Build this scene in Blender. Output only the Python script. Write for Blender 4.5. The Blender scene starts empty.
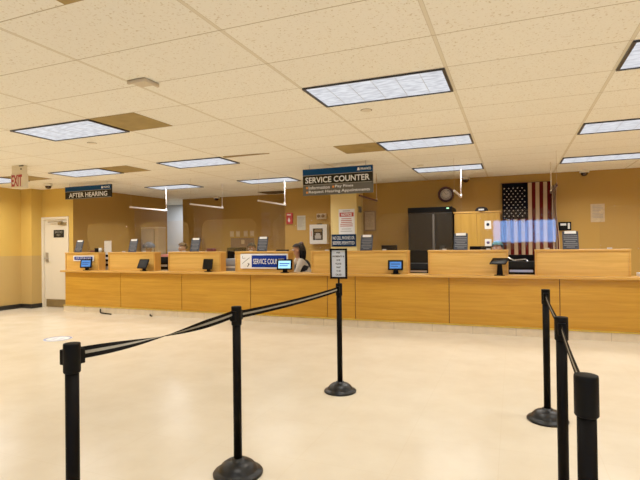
import bpy, bmesh, math, random
from mathutils import Vector, Matrix
random.seed(4)
C = bpy.context.scene.collection
sc = bpy.context.scene
PI = math.pi
HC = 2.74            # ceiling height
GX, GY, TX, TY = -1.675, 2.555, 1.2192, 0.6096   # ceiling grid origin and tile size

# ------------------------------------------------------------------ materials
def lin(c):
    return tuple((v/12.92 if v <= .04045 else ((v+.055)/1.055)**2.4) for v in c)
def srgb(r, g, b): return lin((r/255, g/255, b/255))
MATS = {}
def mat(name, col, rough=.5, metal=0, spec=.5, noise=0, nscale=6, stretch=(1, 1, 1), emit=0, bump=0, bscale=60, coat=0):
    if name in MATS: return MATS[name]
    m = bpy.data.materials.new(name); m.use_nodes = True
    nt = m.node_tree; b = nt.nodes['Principled BSDF']
    c4 = (*col, 1)
    b.inputs['Base Color'].default_value = c4
    b.inputs['Roughness'].default_value = rough
    b.inputs['Metallic'].default_value = metal
    b.inputs['Specular IOR Level'].default_value = spec
    b.inputs['Coat Weight'].default_value = coat
    tc = None
    def coords(st):
        t = nt.nodes.new('ShaderNodeTexCoord'); mp = nt.nodes.new('ShaderNodeMapping')
        mp.inputs['Scale'].default_value = st
        nt.links.new(t.outputs['Object'], mp.inputs['Vector']); return mp.outputs['Vector']
    if noise:
        n = nt.nodes.new('ShaderNodeTexNoise'); n.inputs['Scale'].default_value = nscale; n.inputs['Detail'].default_value = 5
        nt.links.new(coords(stretch), n.inputs['Vector'])
        r = nt.nodes.new('ShaderNodeValToRGB')
        r.color_ramp.elements[0].position = .3; r.color_ramp.elements[1].position = .7
        r.color_ramp.elements[0].color = (*[v*(1-noise) for v in col], 1)
        r.color_ramp.elements[1].color = (*[min(1, v*(1+noise)) for v in col], 1)
        nt.links.new(n.outputs['Fac'], r.inputs['Fac']); nt.links.new(r.outputs['Color'], b.inputs['Base Color'])
    if bump:
        n2 = nt.nodes.new('ShaderNodeTexNoise'); n2.inputs['Scale'].default_value = bscale
        nt.links.new(coords((1, 1, 1)), n2.inputs['Vector'])
        bp = nt.nodes.new('ShaderNodeBump'); bp.inputs['Strength'].default_value = bump; bp.inputs['Distance'].default_value = .01
        nt.links.new(n2.outputs['Fac'], bp.inputs['Height']); nt.links.new(bp.outputs['Normal'], b.inputs['Normal'])
    if emit:
        b.inputs['Emission Color'].default_value = c4; b.inputs['Emission Strength'].default_value = emit
    MATS[name] = m
    return m

def mathn(nt, op, a, b=None, c=None):
    n = nt.nodes.new('ShaderNodeMath'); n.operation = op
    for i, v in enumerate((a, b, c)):
        if v is None: continue
        if isinstance(v, (int, float)): n.inputs[i].default_value = v
        else: nt.links.new(v, n.inputs[i])
    return n.outputs[0]

def mixcol(nt, fac, a, b):
    n = nt.nodes.new('ShaderNodeMix'); n.data_type = 'RGBA'
    for i, v in ((0, fac), (6, a), (7, b)):
        if isinstance(v, (int, float)): n.inputs[i].default_value = v
        elif isinstance(v, tuple): n.inputs[i].default_value = (*v, 1)
        else: nt.links.new(v, n.inputs[i])
    return n.outputs[2]

def ceiling_mat():
    m = bpy.data.materials.new('acoustic_ceiling'); m.use_nodes = True; nt = m.node_tree; b = nt.nodes['Principled BSDF']
    g = nt.nodes.new('ShaderNodeNewGeometry'); s = nt.nodes.new('ShaderNodeSeparateXYZ'); nt.links.new(g.outputs['Position'], s.inputs[0])
    def line(v, o, t, w):
        f = mathn(nt, 'PINGPONG', mathn(nt, 'SUBTRACT', v, o), t/2)   # 0 at a grid line
        return mathn(nt, 'LESS_THAN', f, w)
    lx = line(s.outputs['X'], GX, TX, .011); lx2 = line(s.outputs['X'], GX, TX, .014)
    ly = line(s.outputs['Y'], GY, TY, .004)
    n = nt.nodes.new('ShaderNodeTexNoise'); n.inputs['Scale'].default_value = 55; n.inputs['Detail'].default_value = 3; n.inputs['Roughness'].default_value = .6
    nt.links.new(g.outputs['Position'], n.inputs['Vector'])
    pit = nt.nodes.new('ShaderNodeMapRange'); pit.inputs[1].default_value = .30; pit.inputs[2].default_value = .42; nt.links.new(n.outputs['Fac'], pit.inputs[0])
    # each tile a touch different
    fx = mathn(nt, 'FLOOR', mathn(nt, 'DIVIDE', mathn(nt, 'SUBTRACT', s.outputs['X'], GX), TX)); fy = mathn(nt, 'FLOOR', mathn(nt, 'DIVIDE', mathn(nt, 'SUBTRACT', s.outputs['Y'], GY), TY))
    cv = nt.nodes.new('ShaderNodeCombineXYZ'); nt.links.new(fx, cv.inputs[0]); nt.links.new(fy, cv.inputs[1])
    wn = nt.nodes.new('ShaderNodeTexWhiteNoise'); nt.links.new(cv.outputs[0], wn.inputs['Vector'])
    base = mixcol(nt, wn.outputs['Value'], (.94, .90, .79), (.97, .93, .82))
    base = mixcol(nt, pit.outputs[0], (.70, .60, .43), base)
    base = mixcol(nt, lx2, base, (.62, .53, .38)); base = mixcol(nt, lx, base, (.80, .73, .57)); base = mixcol(nt, ly, base, (.52, .43, .28))
    nt.links.new(base, b.inputs['Base Color']); b.inputs['Roughness'].default_value = .95; b.inputs['Specular IOR Level'].default_value = .1
    bp = nt.nodes.new('ShaderNodeBump'); bp.inputs['Strength'].default_value = .25; bp.inputs['Distance'].default_value = .01
    nt.links.new(pit.outputs[0], bp.inputs['Height']); nt.links.new(bp.outputs['Normal'], b.inputs['Normal'])
    return m

def floor_mat():
    m = bpy.data.materials.new('polished_floor'); m.use_nodes = True; nt = m.node_tree; b = nt.nodes['Principled BSDF']
    g = nt.nodes.new('ShaderNodeNewGeometry'); s = nt.nodes.new('ShaderNodeSeparateXYZ'); nt.links.new(g.outputs['Position'], s.inputs[0])
    n = nt.nodes.new('ShaderNodeTexNoise'); n.inputs['Scale'].default_value = 2.2; n.inputs['Detail'].default_value = 8; n.inputs['Roughness'].default_value = .62
    nt.links.new(g.outputs['Position'], n.inputs['Vector'])
    mr = nt.nodes.new('ShaderNodeMapRange'); mr.inputs[1].default_value = .35; mr.inputs[2].default_value = .65; nt.links.new(n.outputs['Fac'], mr.inputs[0])
    base = mixcol(nt, mr.outputs[0], (.675, .58, .43), (.725, .64, .495))
    def line(v, o):
        return mathn(nt, 'LESS_THAN', mathn(nt, 'PINGPONG', mathn(nt, 'ADD', v, o), .3048), .0022)
    ln = mathn(nt, 'MAXIMUM', line(s.outputs['X'], .1), line(s.outputs['Y'], .2))
    base = mixcol(nt, mathn(nt, 'MULTIPLY', ln, .28), base, (.60, .48, .30))
    nt.links.new(base, b.inputs['Base Color'])
    rr = nt.nodes.new('ShaderNodeMapRange'); rr.inputs[3].default_value = .17; rr.inputs[4].default_value = .25; nt.links.new(n.outputs['Fac'], rr.inputs[0]); nt.links.new(rr.outputs[0], b.inputs['Roughness'])
    b.inputs['Specular IOR Level'].default_value = .10
    return m

def wall_mat(name, top, low, zsplit):
    m = bpy.data.materials.new(name); m.use_nodes = True; nt = m.node_tree; b = nt.nodes['Principled BSDF']
    g = nt.nodes.new('ShaderNodeNewGeometry'); s = nt.nodes.new('ShaderNodeSeparateXYZ'); nt.links.new(g.outputs['Position'], s.inputs[0])
    n = nt.nodes.new('ShaderNodeTexNoise'); n.inputs['Scale'].default_value = 1.5; nt.links.new(g.outputs['Position'], n.inputs['Vector'])
    up = mixcol(nt, n.outputs['Fac'], tuple(v*.95 for v in top), tuple(v*1.05 for v in top))
    nt.links.new(mixcol(nt, mathn(nt, 'LESS_THAN', s.outputs['Z'], zsplit), up, low), b.inputs['Base Color'])
    b.inputs['Roughness'].default_value = .6; b.inputs['Specular IOR Level'].default_value = .25
    return m

def wood_mat(name, a, c, axis='x', scale=1.0, rough=.38):
    m = bpy.data.materials.new(name); m.use_nodes = True; nt = m.node_tree; b = nt.nodes['Principled BSDF']
    g = nt.nodes.new('ShaderNodeNewGeometry'); mp = nt.nodes.new('ShaderNodeMapping')
    mp.inputs['Scale'].default_value = {'x': (1.2, 12, 24), 'z': (24, 12, 1.2)}[axis]
    nt.links.new(g.outputs['Position'], mp.inputs['Vector'])
    n = nt.nodes.new('ShaderNodeTexNoise'); n.inputs['Scale'].default_value = scale; n.inputs['Detail'].default_value = 6; n.inputs['Roughness'].default_value = .6; n.inputs['Distortion'].default_value = .6
    nt.links.new(mp.outputs[0], n.inputs['Vector'])
    mr = nt.nodes.new('ShaderNodeMapRange'); mr.inputs[1].default_value = .32; mr.inputs[2].default_value = .68; nt.links.new(n.outputs['Fac'], mr.inputs[0])
    n2 = nt.nodes.new('ShaderNodeTexNoise'); n2.inputs['Scale'].default_value = .9; nt.links.new(g.outputs['Position'], n2.inputs['Vector'])
    col = mixcol(nt, mr.outputs[0], a, c)
    col = mixcol(nt, mathn(nt, 'MULTIPLY', n2.outputs['Fac'], .35), col, tuple(v*.78 for v in a))
    nt.links.new(col, b.inputs['Base Color']); b.inputs['Roughness'].default_value = rough; b.inputs['Specular IOR Level'].default_value = .35
    return m

def diffuser_mat():
    m = bpy.data.materials.new('light_diffuser'); m.use_nodes = True; nt = m.node_tree; b = nt.nodes['Principled BSDF']
    t = nt.nodes.new('ShaderNodeTexCoord'); n = nt.nodes.new('ShaderNodeTexNoise'); n.inputs['Scale'].default_value = 9; n.inputs['Detail'].default_value = 3
    mp = nt.nodes.new('ShaderNodeMapping'); mp.inputs['Scale'].default_value = (1, 3, 1); nt.links.new(t.outputs['Object'], mp.inputs['Vector']); nt.links.new(mp.outputs[0], n.inputs['Vector'])
    r = nt.nodes.new('ShaderNodeValToRGB'); r.color_ramp.elements[0].position = .35; r.color_ramp.elements[1].position = .62
    r.color_ramp.elements[0].color = (*srgb(196, 200, 210), 1); r.color_ramp.elements[1].color = (*srgb(236, 240, 247), 1)
    nt.links.new(n.outputs['Fac'], r.inputs['Fac'])
    b.inputs['Base Color'].default_value = (.03, .03, .03, 1); b.inputs['Roughness'].default_value = .6
    nt.links.new(r.outputs['Color'], b.inputs['Emission Color']); b.inputs['Emission Strength'].default_value = .88
    return m

def acrylic(name, gloss, tint, haze=0, rough=.02):
    m = bpy.data.materials.new(name); m.use_nodes = True; nt = m.node_tree
    for n in list(nt.nodes):
        if n.type != 'OUTPUT_MATERIAL': nt.nodes.remove(n)
    out = [n for n in nt.nodes][0]
    tr = nt.nodes.new('ShaderNodeBsdfTransparent'); tr.inputs[0].default_value = (*tint, 1)
    gl = nt.nodes.new('ShaderNodeBsdfGlossy'); gl.inputs['Roughness'].default_value = rough; gl.inputs['Color'].default_value = (1, 1, 1, 1)
    mx = nt.nodes.new('ShaderNodeMixShader'); mx.inputs[0].default_value = gloss
    nt.links.new(tr.outputs[0], mx.inputs[1]); nt.links.new(gl.outputs[0], mx.inputs[2])
    last = mx.outputs[0]
    if haze:  # pale diffuse share painted for the reflections that lighten a pane
        df = nt.nodes.new('ShaderNodeBsdfDiffuse'); df.inputs[0].default_value = (.85, .72, .60, 1)
        m2 = nt.nodes.new('ShaderNodeMixShader'); m2.inputs[0].default_value = haze
        nt.links.new(last, m2.inputs[1]); nt.links.new(df.outputs[0], m2.inputs[2]); last = m2.outputs[0]
    nt.links.new(last, out.inputs['Surface'])
    return m

M_CEIL = ceiling_mat(); M_FLOOR = floor_mat()
YEL = (.64, .41, .088); TAN = (.42, .235, .048)
M_WL = wall_mat('yellow_two_tone_wall', YEL, (.53, .355, .12), 1.205)
M_WY = wall_mat('yellow_wall', YEL, YEL, -9)
M_WB = wall_mat('tan_wall', TAN, TAN, -9)
M_WT = wall_mat('taupe_wall', (.40, .22, .048), (.40, .22, .048), -9)
M_COL = wall_mat('yellow_column', (.80, .61, .24), (.80, .61, .24), -9)
M_WHW = mat('corridor_white', (.62, .64, .66), .7)
OAKF = wood_mat('oak_panel', (.52, .24, .018), (.68, .355, .036))
OAKB = wood_mat('oak_booth', (.66, .36, .07), (.84, .51, .13))
OAKS = wood_mat('oak_side', (.46, .21, .033), (.58, .29, .055), 'z')
OAKE = wood_mat('oak_edge', (.60, .31, .06), (.74, .42, .10))
OAKC = wood_mat('pine_cabinet', (.44, .23, .03), (.57, .32, .052), 'z')
BLK = mat('satin_black', (.0045, .0036, .003), .5, spec=.06)
BLKP = mat('black_plastic', (.006, .0055, .005), .55, spec=.08)
BLKG = mat('gloss_black_base', (.005, .005, .005), .36, spec=.3)
BELT = mat('black_webbing', (.006, .0055, .005), .8, spec=.05, noise=.3, nscale=300)
STRIPE = mat('grey_webbing_stripe', (.30, .275, .22), .7, spec=.1, noise=.2, nscale=300)
BRASS = mat('yellow_edge_strip', (.62, .42, .05), .35, noise=.15, nscale=8)
TILE = mat('cream_base_tile', (.72, .60, .42), .4, noise=.08, nscale=9)
def add_joints(m, step):
    nt = m.node_tree; b = nt.nodes['Principled BSDF']; src = b.inputs['Base Color'].links[0].from_socket
    g = nt.nodes.new('ShaderNodeNewGeometry'); sx = nt.nodes.new('ShaderNodeSeparateXYZ'); nt.links.new(g.outputs['Position'], sx.inputs[0])
    f = mathn(nt, 'LESS_THAN', mathn(nt, 'PINGPONG', mathn(nt, 'ADD', sx.outputs['X'], 9.12), step/2), .004)
    nt.links.new(mixcol(nt, f, src, (.50, .40, .26)), b.inputs['Base Color'])
add_joints(TILE, .61)
WHITE = mat('white_plastic', (.72, .71, .68), .45)
CREAM = mat('cream_paint', (.78, .70, .55), .45)
CREAMS = mat('cream_sign_box', (.76, .66, .47), .5)
PAPER = mat('white_paper', (.72, .70, .66), .8)
PAPERW = mat('bright_paper', (.85, .84, .82), .8)
PAPERT = mat('tan_paper', (.50, .36, .20), .8, noise=.1, nscale=14)
PRINT = mat('grey_print', (.25, .22, .20), .8)
REDP = mat('red_print', (.52, .16, .11), .8)
RED = mat('red_enamel', (.50, .035, .03), .4)
EXITR = mat('exit_red', (.42, .035, .035), .5)
NAVY = mat('navy_sign', (.006, .024, .065), .5, spec=.1)
TEAL = mat('blue_sign_band', (.004, .045, .14), .6, spec=.1)
CHAR = mat('charcoal_sign', (.020, .018, .014), .6, spec=.1)
GREYS = mat('warm_grey_sign', (.085, .078, .064), .5)
ROYAL = mat('royal_blue_sign', (.006, .030, .26), .5, spec=.1)
LETTER = mat('white_lettering', (.80, .80, .78), .5)
ORANGE = mat('orange_bullet', (.80, .26, .03), .5)
SLATE = mat('slate_placard', (.05, .056, .075), .5, spec=.15, noise=.15, nscale=20)
GREY = mat('grey_plastic', (.20, .20, .21), .5)
LGREY = mat('light_grey_plastic', (.48, .47, .46), .5)
SILVER = mat('brushed_silver', (.55, .54, .52), .3, metal=.9)
STEEL = mat('white_rail', (.74, .68, .64), .3)
BROWNT = mat('brown_ceiling_tile', (.36, .25, .085), .9, noise=.15, nscale=5)
DARKT = mat('dark_ceiling_tile', (.10, .065, .028), .9, noise=.3, nscale=4)
FRIDGE = mat('fridge_door', (.014, .011, .007), .4, spec=.1, noise=.1, nscale=3)
DIFF = diffuser_mat()
GUARD = acrylic('acrylic_guard', .032, (.985, .98, .975), .006, .03); GUARD_GLARE = acrylic('glare_acrylic_guard', .050, (.98, .975, .97), .008, .03)  # left panes: stronger haze and gloss stand in for brighter room reflections
DIVID = acrylic('acrylic_divider', .025, (.975, .965, .96), .010, .05)
SCRB = mat('blue_screen', (.045, .17, .50), .3, emit=.55, noise=.25, nscale=16)
SCRC = mat('cyan_screen', (.30, .66, .88), .3, emit=.75, noise=.2, nscale=20)
SCRD = mat('dark_blue_screen', (.02, .08, .27), .3, emit=.5)
SCRK = mat('dark_screen', (.004, .004, .004), .4, spec=.1)
SKIN1 = mat('skin_tan', (.50, .25, .15), .55); SKIN2 = mat('skin_brown', (.27, .12, .065), .55); SKIN3 = mat('skin_light', (.58, .32, .23), .55)
HAIRK = mat('black_hair', (.008, .006, .006), .6, spec=.1); HAIRB = mat('brown_hair', (.045, .024, .012), .6, spec=.1); HAIRR = mat('dark_red_hair', (.06, .014, .012), .5)
CAPB = mat('grey_blue_knit', (.05, .07, .10), .85, spec=.1, noise=.5, nscale=35); TEALC = mat('teal_cloth', (.055, .16, .17), .8, noise=.2, nscale=30)
SHW = mat('cream_shirt', (.55, .48, .38), .85); SHK = mat('black_cloth', (.012, .011, .012), .85); SHB = mat('blue_shirt', (.05, .08, .16), .85); SHG = mat('grey_shirt', (.16, .15, .14), .85)
TROU = mat('dark_trousers', (.02, .02, .028), .85)
EYEW = mat('eye_white', (.7, .68, .65), .3); EYED = mat('eye_dark', (.01, .008, .006), .2); LIP = mat('lip', (.36, .10, .08), .5)
PINK = mat('pink_folder', (.62, .24, .20), .7); DRED = mat('dark_red_plastic', (.12, .02, .018), .5)
MAUVE = mat('mauve_board', (.20, .115, .075), .8)
DWOOD_RAIL_SHADE = mat('dark_red_wood_and_rail_shade', (.075, .020, .010), .35)  # wood colour, also used as the painted backlit shade of some divider rails
TANM = mat('tan_kick_plate', (.22, .145, .055), .4, noise=.1, nscale=5)
BASEB = mat('black_cove_base', (.014, .012, .010), .4)
FL_N = mat('flag_navy', (.003, .004, .009), .9, spec=.05); FL_R = mat('flag_red', (.075, .005, .005), .9, spec=.05); FL_W = mat('flag_cream', (.42, .29, .17), .8); FL_S = mat('flag_star', (.55, .50, .42), .8)
LABELG = mat('green_label_glow', (.3, .8, .4), .4, emit=.6)  # label colour with an added glow, no lamp behind it

# ------------------------------------------------------------------ geometry helpers
def NB(): return bmesh.new()
def box(bm, x0, x1, y0, y1, z0, z1, mi=0):
    vs = [bm.verts.new((x, y, z)) for x in (x0, x1) for y in (y0, y1) for z in (z0, z1)]
    for f in ((0, 1, 3, 2), (4, 6, 7, 5), (0, 4, 5, 1), (2, 3, 7, 6), (0, 2, 6, 4), (1, 5, 7, 3)):
        bm.faces.new([vs[i] for i in f]).material_index = mi
    return vs
def lathe(bm, prof, seg=32, o=(0, 0, 0), mi=0):
    rings = []
    for r, z in prof:
        if r < 1e-6: rings.append([bm.verts.new((o[0], o[1], o[2]+z))])
        else: rings.append([bm.verts.new((o[0]+r*math.cos(2*PI*i/seg), o[1]+r*math.sin(2*PI*i/seg), o[2]+z)) for i in range(seg)])
    for a, b in zip(rings, rings[1:]):
        for i in range(seg):
            j = (i+1) % seg
            if len(a) == 1: f = bm.faces.new((a[0], b[j], b[i]))
            elif len(b) == 1: f = bm.faces.new((a[i], a[j], b[0]))
            else: f = bm.faces.new((a[i], a[j], b[j], b[i]))
            f.material_index = mi; f.smooth = True
def tube(bm, pts, r, seg=10, mi=0):
    pts = [Vector(p) for p in pts]; rings = []
    for i, p in enumerate(pts):
        d = (pts[min(i+1, len(pts)-1)]-pts[max(i-1, 0)]).normalized()
        up = Vector((0, 0, 1)) if abs(d.z) < .95 else Vector((1, 0, 0))
        a = d.cross(up).normalized(); b = a.cross(d)
        rr = r[i] if isinstance(r, (list, tuple)) else r
        rings.append([bm.verts.new(p+a*rr*math.cos(2*PI*k/seg)+b*rr*math.sin(2*PI*k/seg)) for k in range(seg)])
    for A, B in zip(rings, rings[1:]):
        for k in range(seg):
            f = bm.faces.new((A[k], A[(k+1) % seg], B[(k+1) % seg], B[k])); f.smooth = True; f.material_index = mi
    bm.faces.new(rings[0][::-1]).material_index = mi; bm.faces.new(rings[-1]).material_index = mi
def prism(bm, poly, axis, a, b, mi=0):
    """poly: 2D outline; axis 'y': (x,z) outline swept from y=a to y=b; 'z': (x,y); 'x': (y,z)"""
    def P(u, v, t): return {'y': (u, t, v), 'z': (u, v, t), 'x': (t, u, v)}[axis]
    A = [bm.verts.new(P(u, v, a)) for u, v in poly]; B = [bm.verts.new(P(u, v, b)) for u, v in poly]
    n = len(poly)
    bm.faces.new(A).material_index = mi; bm.faces.new(B[::-1]).material_index = mi
    for i in range(n): bm.faces.new((A[i], B[i], B[(i+1) % n], A[(i+1) % n])).material_index = mi
def rrect(x0, x1, y0, y1, r, corners='all', n=8):
    out = []
    for cx, cy, a0, top in ((x1-r, y1-r, 0, 1), (x0+r, y1-r, PI/2, 1), (x0+r, y0+r, PI, 0), (x1-r, y0+r, 1.5*PI, 0)):
        if corners == 'top' and not top:
            out.append((x0 if a0 == PI else x1, y0)); continue
        for i in range(n+1):
            a = a0+PI/2*i/n; out.append((cx+r*math.cos(a), cy+r*math.sin(a)))
    return out
def xf(bm, M, start=0):
    bm.verts.ensure_lookup_table()
    for v in bm.verts[start:]: v.co = M @ v.co
def rx(a, p=(0, 0, 0)): return Matrix.Translation(p) @ Matrix.Rotation(a, 4, 'X') @ Matrix.Translation(-Vector(p))

def obj(name, bm, m, parent=None, loc=None, bevel=0, smooth=False, seg=2):
    bmesh.ops.recalc_face_normals(bm, faces=bm.faces)
    me = bpy.data.meshes.new(name)
    bm.to_mesh(me); bm.free()
    for k in (m if isinstance(m, (list, tuple)) else (m,)): me.materials.append(k)
    if smooth:
        for p in me.polygons: p.use_smooth = True
    o = bpy.data.objects.new(name, me); C.objects.link(o)
    if parent: o.parent = parent
    if loc: o.location = loc
    if bevel:
        b = o.modifiers.new('bevel', 'BEVEL'); b.width = bevel; b.segments = seg; b.limit_method = 'ANGLE'
    return o
def bx(name, m, parent, *a, bevel=0, loc=None):
    bm = NB(); box(bm, *a); return obj(name, bm, m, parent, loc, bevel)
def tag(o, label, cat, group=None, kind=None):
    o['label'] = label; o['category'] = cat
    if group: o['group'] = group
    if kind: o['kind'] = kind
    return o
def thing(name, label, cat, loc=(0, 0, 0), rz=0, group=None):
    o = bpy.data.objects.new(name, None); C.objects.link(o); o.empty_display_size = .1
    o.location = loc; o.rotation_euler = (0, 0, rz); return tag(o, label, cat, group)
def struct(name, bm, m, bevel=0):
    o = obj(name, bm, m, None, None, bevel); o['kind'] = 'structure'; return o
def sbox(name, m, *a):
    bm = NB(); box(bm, *a); return struct(name, bm, m)
def dup(root, label, loc, rz=0):
    def cp(o, par):
        c = o.copy(); C.objects.link(c)
        if par: c.parent = par; c.matrix_parent_inverse = o.matrix_parent_inverse.copy()
        for ch in o.children: cp(ch, c)
        return c
    r = cp(root, None); r.location = loc; r.rotation_euler = (0, 0, rz); r['label'] = label
    return r

def text(bm, s, x0, x1, z0, z1, y, bold=.0, mi=0, fit=True, align='c'):
    """lettering facing -y, fitted in the rectangle x0..x1, z0..z1"""
    cu = bpy.data.curves.new('lettering_curve', 'FONT'); cu.body = s; cu.size = 1; cu.offset = bold; cu.resolution_u = 3
    o = bpy.data.objects.new('lettering_temp', cu); C.objects.link(o)
    dg = bpy.context.evaluated_depsgraph_get(); dg.update()
    me = bpy.data.meshes.new_from_object(o.evaluated_get(dg))
    xs = [v.co.x for v in me.vertices]; ys = [v.co.y for v in me.vertices]
    w, h = max(xs)-min(xs), max(ys)-min(ys)
    sz = (z1-z0)/h; sx = (x1-x0)/w
    if not fit: sx = min(sx, sz)
    ox = x0 if align == 'l' else (x0+x1)/2-w*sx/2
    vs = [bm.verts.new((ox+(v.co.x-min(xs))*sx, y, z0+(v.co.y-min(ys))*sz)) for v in me.vertices]
    for p in me.polygons:
        try: bm.faces.new([vs[i] for i in p.vertices]).material_index = mi
        except ValueError: pass
    bpy.data.objects.remove(o); bpy.data.meshes.remove(me); bpy.data.curves.remove(cu)
def bars(bm, x0, x1, z0, z1, n, y, mi=0, ratio=.5, seed=1, left=False):
    """n lines of unreadable print"""
    r = random.Random(seed); h = (z1-z0)/n
    for i in range(n):
        w = (x1-x0)*(1 if r.random() < .6 else r.uniform(.5, .9)); c = (x0+x1)/2
        a, b = (x0, x0+w) if left else (c-w/2, c+w/2)
        zt = z1-i*h-h*(1-ratio)/2
        box(bm, a, b, y, y+.001, zt-h*ratio, zt, mi)

# ------------------------------------------------------------------ camera
cam = bpy.data.cameras.new('camera'); co = bpy.data.objects.new('camera', cam); C.objects.link(co)
yaw, pit, rol = math.radians(21.824), math.radians(.453), math.radians(-.698)
fw = Vector((-math.sin(yaw)*math.cos(pit), math.cos(yaw)*math.cos(pit), math.sin(pit)))
r0 = Vector((math.cos(yaw), math.sin(yaw), 0)); u0 = r0.cross(fw)
r1 = r0*math.cos(rol)+u0*math.sin(rol); u1 = -r0*math.sin(rol)+u0*math.cos(rol)
mw = Matrix((r1, u1, -fw)).transposed().to_4x4(); mw.translation = (0, 0, 1.397)
co.matrix_world = mw; cam.sensor_width = 36; cam.lens = 480.7/640*36; cam.clip_start = .05
sc.camera = co

# ------------------------------------------------------------------ room shell
sbox('floor', M_FLOOR, -13, 5.1, -4.2, 13.4, -.1, 0)
sbox('ceiling', M_CEIL, -13, 5.1, -4.2, 13.4, HC, HC+.12)
sbox('wall_left', M_WL, -10.75, -10.55, -4.2, 7.75, 0, HC)
sbox('trim_1', M_WL, -10.75, -10.21, 7.75, 8.04, 0, HC)                       # shallow pilaster beside the door
bm = NB(); box(bm, -10.75, -10.335, 8.02, 8.2, 0, HC); box(bm, -10.335, -9.355, 8.02, 8.2, 2.09, HC); box(bm, -9.355, -9.23, 8.02, 8.03, 0, HC)
struct('wall_left_front', bm, M_WY)
sbox('wall_left_back', M_WT, -9.31, -9.23, 8.03, 11.22, 0, HC)
sbox('wall_corridor_near', M_WHW, -13, -9.31, 9.4, 9.6, 0, HC)  # unseen wall added to keep sky light out of the corridor
sbox('wall_corridor_end', M_WHW, -13.1, -12.9, 9.4, 13.2, 0, HC)  # likewise unseen, added to shut out the blue sky
sbox('wall_door_room', M_WHW, -10.75, -10.55, 8.2, 9.4, 0, HC)  # unseen, added so no sky light leaks in behind the door
sbox('wall_back_left', M_WT, -8.9, -4.9, 11.5, 11.7, 0, HC)
sbox('wall_back', M_WB, -5.12, 5.1, 10.5, 10.7, 0, HC)
sbox('wall_back_return', M_WT, -5.12, -4.92, 10.7, 11.5, 0, HC)
sbox('wall_corridor', M_WHW, -13, -4.9, 13.0, 13.2, 0, HC)
sbox('wall_corridor_right', M_WHW, -5.12, -4.9, 11.7, 13.0, 0, HC)
sbox('wall_right', M_WY, 4.9, 5.1, -4.2, 10.5, 0, HC)
bm = NB()                                                                   # rear wall with the strip window that the guards mirror
box(bm, -10.75, -.75, -4.2, -4.0, 0, HC); box(bm, 2.3, 5.1, -4.2, -4.0, 0, HC); box(bm, -.75, 2.3, -4.2, -4.0, 0, 1.33); box(bm, -.75, 2.3, -4.2, -4.0, 2.24, HC)
struct('wall_rear', bm, wall_mat('brown_rear_wall', (.20, .13, .07), (.20, .13, .07), -9))
bm = NB()
for x in (-.75, .72, 2.24): box(bm, x, x+.06, -4.14, -4.06, 1.33, 2.24)
box(bm, -.75, 2.3, -4.14, -4.06, 1.33, 1.37); box(bm, -.75, 2.3, -4.14, -4.06, 2.20, 2.24)
struct('window_1', bm, GREY)
bm = NB(); box(bm, -10.55, -10.535, -4, 7.735, 0, .1); box(bm, -10.55, -10.195, 7.735, 7.75, 0, .1); box(bm, -10.21, -10.195, 7.75, 8.02, 0, .1)
struct('baseboard_left', bm, BASEB)
# yellow square column against the back wall
sbox('pillar', M_COL, -3.74, -3.14, 10.0, 10.5, 0, HC)

# staff door in the left corner
d = bpy.data.objects.new('door_1', None); C.objects.link(d); d['kind'] = 'structure'; d.location = (-9.845, 8.02, 0)
bm = NB()
box(bm, -.49, -.305, -.02, .16, 0, 2.09); box(bm, .44, .49, -.02, .16, 0, 2.09); box(bm, -.305, .44, -.02, .16, 2.03, 2.09)
obj('door_frame', bm, CREAM, d, bevel=.005)
bx('door_leaf', CREAM, d, -.305, .44, .03, .075, .0, 2.03)
bx('kick_plate', TANM, d, -.27, .43, .022, .03, .01, .19)
bm = NB(); box(bm, -.275, -.20, .012, .03, 1.05, 1.27); lathe(bm, [(0, 0), (.02, 0), (.02, .05), (0, .05)], 12)
xf(bm, Matrix.Translation((-.235, .012, 1.13)) @ Matrix.Rotation(PI/2, 4, 'X'), 8); box(bm, -.25, -.10, -.045, -.03, 1.115, 1.14)
obj('door_handle', bm, SILVER, d, bevel=.003)
bm = NB(); box(bm, .16, .43, -.02, .03, 1.90, 1.96); box(bm, -.11, .34, -.06, -.045, 1.965, 1.985); box(bm, .26, .30, -.06, .0, 1.93, 1.985)
obj('door_closer', bm, mat('bronze_closer', (.30, .22, .10), .4, metal=.4), d, bevel=.004)
bm = NB(); box(bm, -.015, .30, .018, .03, 1.615, 1.79); sg = obj('door_sign', bm, CHAR, d)
bm = NB(); text(bm, 'EMPLOYEES', .02, .265, 1.715, 1.76, .017, .01); obj('lettering', bm, STRIPE, sg)
bm = NB(); text(bm, 'ONLY', .08, .20, 1.65, 1.695, .017, .01); obj('lettering', bm, STRIPE, sg)

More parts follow.
